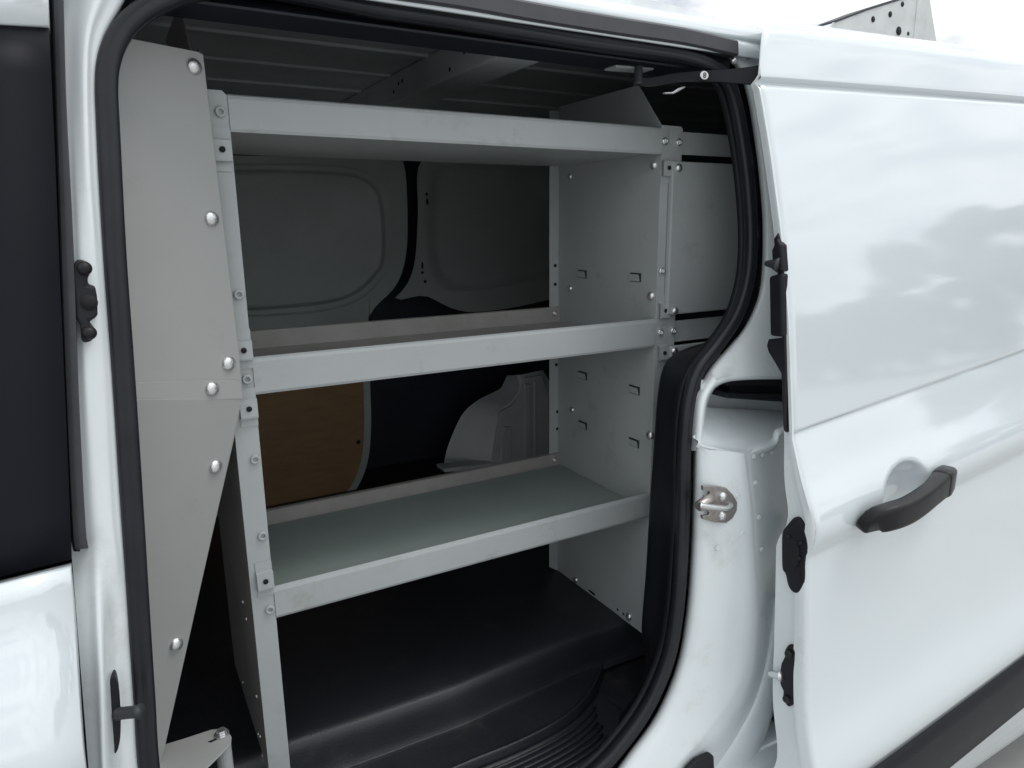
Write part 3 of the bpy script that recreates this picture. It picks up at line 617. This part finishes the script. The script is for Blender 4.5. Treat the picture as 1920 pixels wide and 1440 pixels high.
# ================================================================== partition (grey bulkhead beside the shelves)
P1 = U(447, 650, y=.972); dirh = Vector((.893, .45, 0)).normalized(); nrm = Vector((dirh.y, -dirh.x, 0))
RB = math.atan2(dirh.y, dirh.x)
PL = (P1, nrm)
part = thing('bulkhead_partition', 'grey sheet metal partition with round silver bolts beside the front jamb', 'partition', (P1.x - .1, P1.y - .03, -.83))
def UP(l, off=0.0): return [U(a, b, plane=(P1 + nrm * off, nrm)) for a, b in l]
lx = 190
up_o = UP([(lx - 10, 59), (245, 72), (372, 97), (381, 104), (384, 130), (447, 650), (453, 712), (455, 735), (452, 746), (lx, 752)])
up = plate('upper_panel', up_o, -nrm * .002, 'bulk', part, bevel=.0008)
# folded rear edge of the upper panel
fe = UP([(382, 88), (386, 130), (448, 650), (455, 735)])
loft('edge_flange', [UP([(381, 102), (384, 130), (447, 650), (454, 720)], -.001), [p - nrm * .012 + dirh * .001 for p in UP([(381, 88), (384, 130), (447, 650), (454, 720)], -.001)]], 'bulk', up, n=20, ks=1, solid=.0015)
n2 = (nrm + Vector((0, 0, -.14))).normalized()
P2 = U(400, 714, plane=(P1 + nrm * .002, nrm))
def UP2(l, off=0.0):
    o = []
    for a, b in l:
        o.append(U(a, b, plane=(P2 + n2 * off, n2)) if b > 745 else U(a, b, plane=(P1 + nrm * (.0045 + off), nrm)))
    return o
low_top = UP([(lx, 718), (258, 716), (440, 712), (447, 714), (452, 722), (455, 740), (454, 748), (lx, 754)], .002)
plate('overlap_strip', low_top, nrm * -.0016, 'bulk', part, bevel=.0006)
P3 = U(400, 747, plane=(P1 + nrm * .0021, nrm))
UL = lambda l, off=0.0: [U(a, b, plane=(P3 + n2 * off, n2)) for a, b in l]
lw = plate('lower_panel', UL([(lx, 750), (453, 747), (452, 756), (385, 1060), (298, 1450), (262, 1620), (lx - 20, 1620)]), n2 * -.0016, 'bulk', part, bevel=.0006)
loft('edge_flange', [UL([(453, 750), (444, 800), (385, 1060), (298, 1450)], -.001), [p - n2 * .014 + dirh * .002 for p in UL([(453, 750), (444, 800), (385, 1060), (298, 1450)], -.001)]], 'bulk', lw, n=20, ks=1, solid=.0015)
for p in [(363, 125), (396, 410), (428, 682)]: put('bolt', DOME, UP([p])[0], up, RB)
put('bolt', DOME, UP([(397, 729)], .002)[0], part, RB)
for p in [(404, 875), (330, 1208)]: put('bolt', DOME, UL([p])[0], lw, RB)

# ---- floor bracket at the foot of the partition
fbz = -.70
fbr = thing('floor_bracket', 'small grey mounting plate bolted on a round spacer behind the partition foot', 'bracket', U(380, 1400, z=-.83))
fbp = [U(a, b, z=-.722) for a, b in [(300, 1398), (340, 1386), (395, 1368), (412, 1366), (426, 1370), (434, 1381), (433, 1393), (425, 1402), (395, 1432), (370, 1455), (330, 1500), (250, 1500)]]
bp_ = plate('bracket_plate', fbp, (0, 0, -.003), 'bulk', fbr, bevel=.0008)
cB = U(416, 1378, z=-.722)
def cyl_z(name, c, r, h, m, parent, n=18, bevel=.001): return plate(name, [Vector((c.x + r * math.cos(2 * math.pi * i / n), c.y + r * math.sin(2 * math.pi * i / n), c.z)) for i in range(n)], (0, 0, h), m, parent, bevel=bevel)
cyl_z('spacer', cB + Vector((0, 0, -.108)), .011, .1045, 'grey', fbr)
cyl_z('washer', cB + Vector((0, 0, .0004)), .0105, .0025, 'zinc', fbr, 20, .0006)
cyl_z('bolt', cB + Vector((0, 0, .003)), .0075, .006, 'zinc', fbr, 6, .001)
sl = [U(a, b, z=-.7215) for a, b in [(390, 1391), (404, 1385), (406, 1387), (396, 1392)]]
plate('slot', sl, (0, 0, .0006), 'hole', bp_, bevel=0)

# ================================================================== shelving unit
XL0, XR0 = .1605, .8825       # clear inside the uprights
YS0, YS1 = 1.0, 1.33
shv = thing('shelving_unit', 'grey metal shelving unit with three open shelves facing the side door', 'shelving', (.52, 1.16, -.83), )
T = .0016
def clip_piece(p, parent, rz=0.0, m='grey'):
    """pressed bridge clip with a hole, standing off the flange"""
    w, h = .0115, .0135
    c = Vector(p)
    pf = [(-.028, 0), (-.0285, -.0015), (-.014, -.0015), (-.0125, -.008), (.011, -.009), (.0135, -.0085), (.0135, -.002), (.018, -.0015), (.026, -.0015), (.026, 0)]
    vs_ = [Vector((c.x - w, c.y + y, c.z - z)) for z, y in pf] + [Vector((c.x + w, c.y + y, c.z - z)) for z, y in pf]
    n = len(pf)
    fs = [(i, i + 1, n + i + 1, n + i) for i in range(n - 1)]
    o = mk('clip', vs_, fs, m, parent, bevel=0); 
    so_ = o.modifiers.new('s', 'SOLIDIFY'); so_.thickness = .001
    put('hole', HOLE, (c.x, c.y - .0100, c.z + .0005), parent, 0, .85)
    return o
# left end panel: sheet at x = .128 with front flange
XLP = .1285
def flange_front(name, x0, x1, z0, z1, parent, chamfer=None):
    pts = [(x0, YS0, z0), (x1, YS0, z0), (x1, YS0, z1 - .006), (x1 - .006, YS0, z1), (x0, YS0, z1)]
    return plate(name, pts, (0, T, 0), 'grey', parent, bevel=.0006)
lp_ = plate('end_panel', [(XLP, YS0 + .001, -.83), (XLP, YS1, -.83), (XLP, YS1, .30), (XLP, 1.12, .30), (XLP, YS0 + .001, .172)], (T, 0, 0), 'greyd', shv, bevel=.0005)
flange_front('front_flange', XLP, XL0, -.83, .172, lp_)
plate('back_flange', [(XLP, YS1, -.83), (XLP + .022, YS1, -.83), (XLP + .022, YS1, .29), (XLP, YS1, .29)], (0, T, 0), 'greyd', lp_, bevel=.0005)
for p in [(413, 210), (447, 552), (463, 711), (478, 861), (492, 1004), (506, 1142)]: put('rivet_nut', NUTM, U(*p, y=YS0), lp_)
for p in [(415, 282), (455, 656), (465, 765), (496, 1086)]: clip_piece(U(*p, y=YS0), lp_)
for py_, zz_ in [(1.08, -.60), (1.1, -.58), (1.05, -.72), (1.06, -.80), (1.22, -.80), (1.08, -.81)]: put('rivet', RIVET, (XLP, py_, zz_), lp_, RX, .7)
# right end panel
rp_ = plate('end_panel', [(XR0, YS0 + .001, -.832), (XR0, YS1, -.832), (XR0, YS1, .249), (XR0, 1.068, .249), (XR0, YS0 + .001, .170)], (T, 0, 0), 'grey', shv, bevel=.0005)
pts = [(XR0, YS0, -.832), (XR0 + .0185, YS0, -.832), (XR0 + .0185, YS0, .172), (XR0, YS0, .172)]
plate('front_flange', pts, (0, T, 0), 'grey', rp_, bevel=.0006)
plate('back_flange', [(XR0 - .024, YS1, -.815), (XR0, YS1, -.832), (XR0, YS1, .24), (XR0 - .024, YS1, .24)], (0, -T, 0), 'grey', rp_, bevel=.0005)
for p in [(1245, 265), (1239, 508), (1237, 623)]: put('rivet_nut', NUTZ, U(*p, y=YS0), rp_)
for p in [(1248, 316), (1242, 582), (1240, 661)]:
    q = U(*p, y=YS0); clip_piece((q.x, q.y, q.z), rp_).scale = (1, 1, 1)
for p, s in [((1226, 310), 1.1), ((1069, 331), .9), ((1069, 541), 1.0), ((1221, 555), 1.2), ((1073, 768), 1.0), ((1219, 816), 1.2), ((1080, 1087), 1.1), ((1180, 1156), 1.2)]:
    put('bolt', SCREW, U(*p, x=XR0), rp_, RX, s * .95)
for p in [(1041, 498), (1041, 533), (1043, 684), (1045, 772), (1045, 804), (1051, 1040), (1052, 1062)]: put('hole', HOLE, U(*p, y=YS1 - T - .0002), rp_, 0, .85)
for p in [(1158, 1143), (1169, 1151)]: o = put('hole', HOLE, U(*p, x=XR0), rp_, RX, .7)
o = put('hole', HOLE, U(1110, 1111, x=XR0), rp_, RX, .8); o.scale = (3, 1, .7)
# stamped shelf tabs on the inside of the right panel
for p in [(1092, 514), (1192, 520), (1093, 704), (1190, 731), (1093, 797), (1189, 830)]:
    c = U(*p, x=XR0)
    w_, h_ = .016, .0085
    plate('slot', [(c.x - .0004, c.y - w_, c.z - h_), (c.x - .0004, c.y + w_, c.z - h_), (c.x - .0004, c.y + w_, c.z + h_), (c.x - .0004, c.y - w_, c.z + h_)], (.0003, 0, 0), 'trimgrey', rp_, bevel=0)
    plate('tab', [(c.x - .001, c.y - w_ + .003, c.z - h_ + .0012), (c.x - .001, c.y + w_ + .001, c.z - h_ + .0012), (c.x - .004, c.y + w_ + .001, c.z + h_ - .0025), (c.x - .004, c.y - w_ + .003, c.z + h_ - .0025)], (-.0008, 0, 0), 'grey', rp_, bevel=.0003)
# shelves
def shelf(name, zt, zb, m_top, back=True, mat_top=None):
    x0, x1 = XL0 - .004, XR0 - .001
    zs = zb + (.004 if not back else .012)
    s = box(name, (x0, YS0 + .0035, zs - .002), (x1, YS1 - .006, zs), m_top, shv, bevel=0)
    # folded front lip: rounded top fold, face, return at the bottom
    pf = [(.0055, zb - zt + .013), (.0055, -.003), (.0035, 0), (.0008, -.0015), (-.0004, -.005), (-.0004, zb - zt + .003), (.001, zb - zt), (.014, zb - zt)]
    v, f = grid([[Vector((x, YS0 + a, zt + b)) for x in (x0 + .004, x1)] for a, b in pf]); o = mk('front_lip', v, f, 'grey', s, smooth=False, solid=.0012)
    if back:
        yb = YS1 - .010
        h = -.006
        pf = [(0, zs - zt), (0, h), (.002, h + .001), (.012, h + .001), (.012, h - .006)]
        v, f = grid([[Vector((x, yb + a, zt + b)) for x in (x0, x1 + .004 * 0)] for a, b in pf]); mk('back_lip', v, f, 'greyd', s, solid=.0012)
        put('rivet', NUTZ, (x1 - .017, yb - .001, zt - .018), s, 0, .85)
    return s
shelf('shelf', .167, .1238, 'grey', back=False)
shelf('shelf', -.173, -.2225, 'greyd')
s3 = shelf('shelf', -.519, -.566, 'grey')
box('shelf_mat', (XL0 + .002, YS0 + .014, -.5535), (XR0 - .004, YS1 - .013, -.5515), 'mat', s3, bevel=.0005)

# ================================================================== second shelving unit, towards the rear
sh2 = thing('shelving_unit', 'dark grey shelving unit closed by flat cover panels behind the rear jamb', 'shelving', (1.3, 1.16, -.83))
X2 = XR0 + .0195
ep = plate('end_panel', [(X2 - .0004, YS0 + .001, -.832), (X2 - .0004, YS1, -.832), (X2 - .0004, YS1, .16), (X2 - .0004, YS0 + .001, .165)], (T, 0, 0), 'grey', sh2, bevel=.0004)
plate('front_flange', [(X2, YS0, -.832), (X2 + .029, YS0, -.832), (X2 + .029, YS0, .168), (X2 + .025, YS0, .172), (X2, YS0, .172)], (0, T, 0), 'grey', ep, bevel=.0006)
for p in [(1271, 267), (1261, 620)]: put('rivet_nut', NUTZ, U(*p, y=YS0), ep)
XE2 = 1.75
def lip2(nm, zt, zb):
    s = box(nm, (X2 + .03, YS0 + .004, zt - .014), (XE2, YS1, zt - .012), 'grey', sh2, bevel=0)
    box('front_lip', (X2 + .03, YS0 + .002, zb), (XE2, YS0 + .0036, zt), 'grey', s, bevel=.0006)
zt = [U(1285, 247, y=YS0).z, U(1285, 290, y=YS0).z, U(1285, 600, y=YS0).z, U(1280, 640, y=YS0).z]
lip2('shelf', zt[0], zt[1]); lip2('shelf', zt[2], zt[3])
yp = YS0 - .012
c0_ = U(1262, 302, y=yp); c1_ = U(1252, 591, y=yp)
cp = box('cover_panel', (c0_.x, yp, c1_.z), (XE2 - .02, YS0 - .0012, c0_.z), 'grey', sh2, bevel=.0025)
for p in [(1272, 315), (1265, 583)]: put('screw', SCREW, U(*p, y=yp), cp, 0, 1.0)
c2_ = U(1258, 650, y=yp)
cp = box('cover_panel', (c2_.x, yp, -.75), (XE2 - .02, YS0 - .0012, c2_.z), 'grey', sh2, bevel=.0025)
put('screw', SCREW, U(1264, 658, y=yp), cp, 0, 1.0)
plate('end_panel', [(XE2, YS0 + .001, -.832), (XE2, YS1, -.832), (XE2, YS1, .28), (XE2, YS0 + .001, .17)], (T, 0, 0), 'grey', sh2, bevel=.0004)

# ================================================================== ladder rack foot on the roof
yr = 1.02
def UR(l, y=yr): return UY(l, y)
z_roof = .345
rb = UR([(1562, 36), (1690, -2)])
rk_ = thing('roof_rack_bracket', 'pale perforated metal rack bracket standing on the roof above the sliding door', 'bracket', (U(1680, 60, y=yr).x, yr, .336))
side = plate('side_plate', UR([(1545, 90), (1562, 42), (1627, 18), (1715, -12), (1722, -8), (1726, 40), (1712, 90)]), (0, .003, 0), 'rack', rk_, bevel=.0008)
plate('end_plate', [*UR([(1712, 90), (1722, -12), (1742, -12), (1758, 90)], yr - .002)], (0, .003, 0), 'rack', rk_, bevel=.0008)
plate('cap_strip', UR([(1566, 38), (1627, 15), (1745, -22), (1745, -18), (1628, 19), (1567, 42)], yr - .002), (0, .05, 0), 'trimgrey', rk_, bevel=.0005)
for p, s in [((1637, 36), 1.5), ((1669, 27), 1.5), ((1692, 8), 1.3), ((1685, 58), 2.2), ((1703, 63), 1.0)]: put('hole', HOLE, U(*p, y=yr - .0002), side, 0, s * .9)
box('foot', (U(1560, 60, y=yr).x, yr - .02, .332), (U(1750, 60, y=yr).x, yr + .06, .362), 'rack', rk_)

# ================================================================== trees across the yard, seen in the paint
def leaf_tree(name, label, base, h, rad, n, seed, trunk_h):
    rnd = random.Random(seed)
    t = thing(name, label, 'tree', base, 'trees mirrored in the sliding door')
    b = Vector(base)
    vs_, fs = [], []
    clumps = []
    for i in range(44):
        a = rnd.uniform(0, 2 * math.pi); u = rnd.random() ** .6; zc = rnd.uniform(trunk_h, h)
        k = math.sin(math.pi * min(1, max(.12, (zc - trunk_h * .8) / (h - trunk_h * .8)))) ** .6
        clumps.append((b + Vector((rad * u * k * math.cos(a), rad * u * k * math.sin(a), zc)), rnd.uniform(.5, 1.0) * rad * .27))
    for i in range(n):
        c, cr_ = rnd.choice(clumps)
        d = Vector((rnd.gauss(0, 1), rnd.gauss(0, 1), rnd.gauss(0, .8))).normalized() * cr_ * rnd.random() ** .5
        p = c + d; s = rnd.uniform(.13, .30)
        e1_ = Vector((rnd.gauss(0, 1), rnd.gauss(0, 1), rnd.gauss(0, 1))).normalized(); e2_ = e1_.orthogonal().normalized()
        k = len(vs_); vs_ += [p - e1_ * s, p + e2_ * s * .5, p + e1_ * s, p - e2_ * s * .5]; fs.append((k, k + 1, k + 2, k + 3))
    bb = basis(t); me = bpy.data.meshes.new('crown'); me.from_pydata([tuple(q - bb) for q in vs_], [], fs); link('crown', me, 'leaf', t)
    pth = [b + Vector((0, 0, -.05)), b + Vector((.1, .05, trunk_h * .6)), b + Vector((.05, .1, trunk_h)), b + Vector((.2, 0, h * .8))]
    p_ = spline(pth, 6); tr = sweep('trunk', p_, circ(.2, 10), 'bark', t, up=Vector((0, 1, .01)), scale=[1.3 - 1.1 * i / (len(p_) - 1) for i in range(len(p_))])
    for i in range(7):
        s0_ = p_[7 + i % 6]; c = clumps[i * 3][0]
        sweep('limb', spline([s0_, s0_.lerp(c, .5) + Vector((0, 0, .2)), c], 3), circ(.06, 7), 'bark', tr, up=Vector((.01, 1, .02)), scale=[1.2 - .9 * j / 6 for j in range(7)])
    return t
leaf_tree('broadleaf_tree', 'tall leafy tree mirrored large in the glossy upper door panel', (27.5, -12.6, -1.47), 8.4, 4.2, 8000, 3, .8)
leaf_tree('broadleaf_tree', 'low bushy tree mirrored near the leading edge of the open door', (21.0, -18.5, -1.47), 4.0, 3.4, 6000, 5, .5)
leaf_tree('broadleaf_tree', 'broad leafy tree mirrored at the far end of the open door', (31.5, -9.0, -1.47), 9.2, 5.0, 8500, 9, .8)
leaf_tree('broadleaf_tree', 'small leafy tree mirrored low on the door between two larger ones', (25.0, -16.2, -1.47), 4.1, 3.0, 5000, 12, .5)
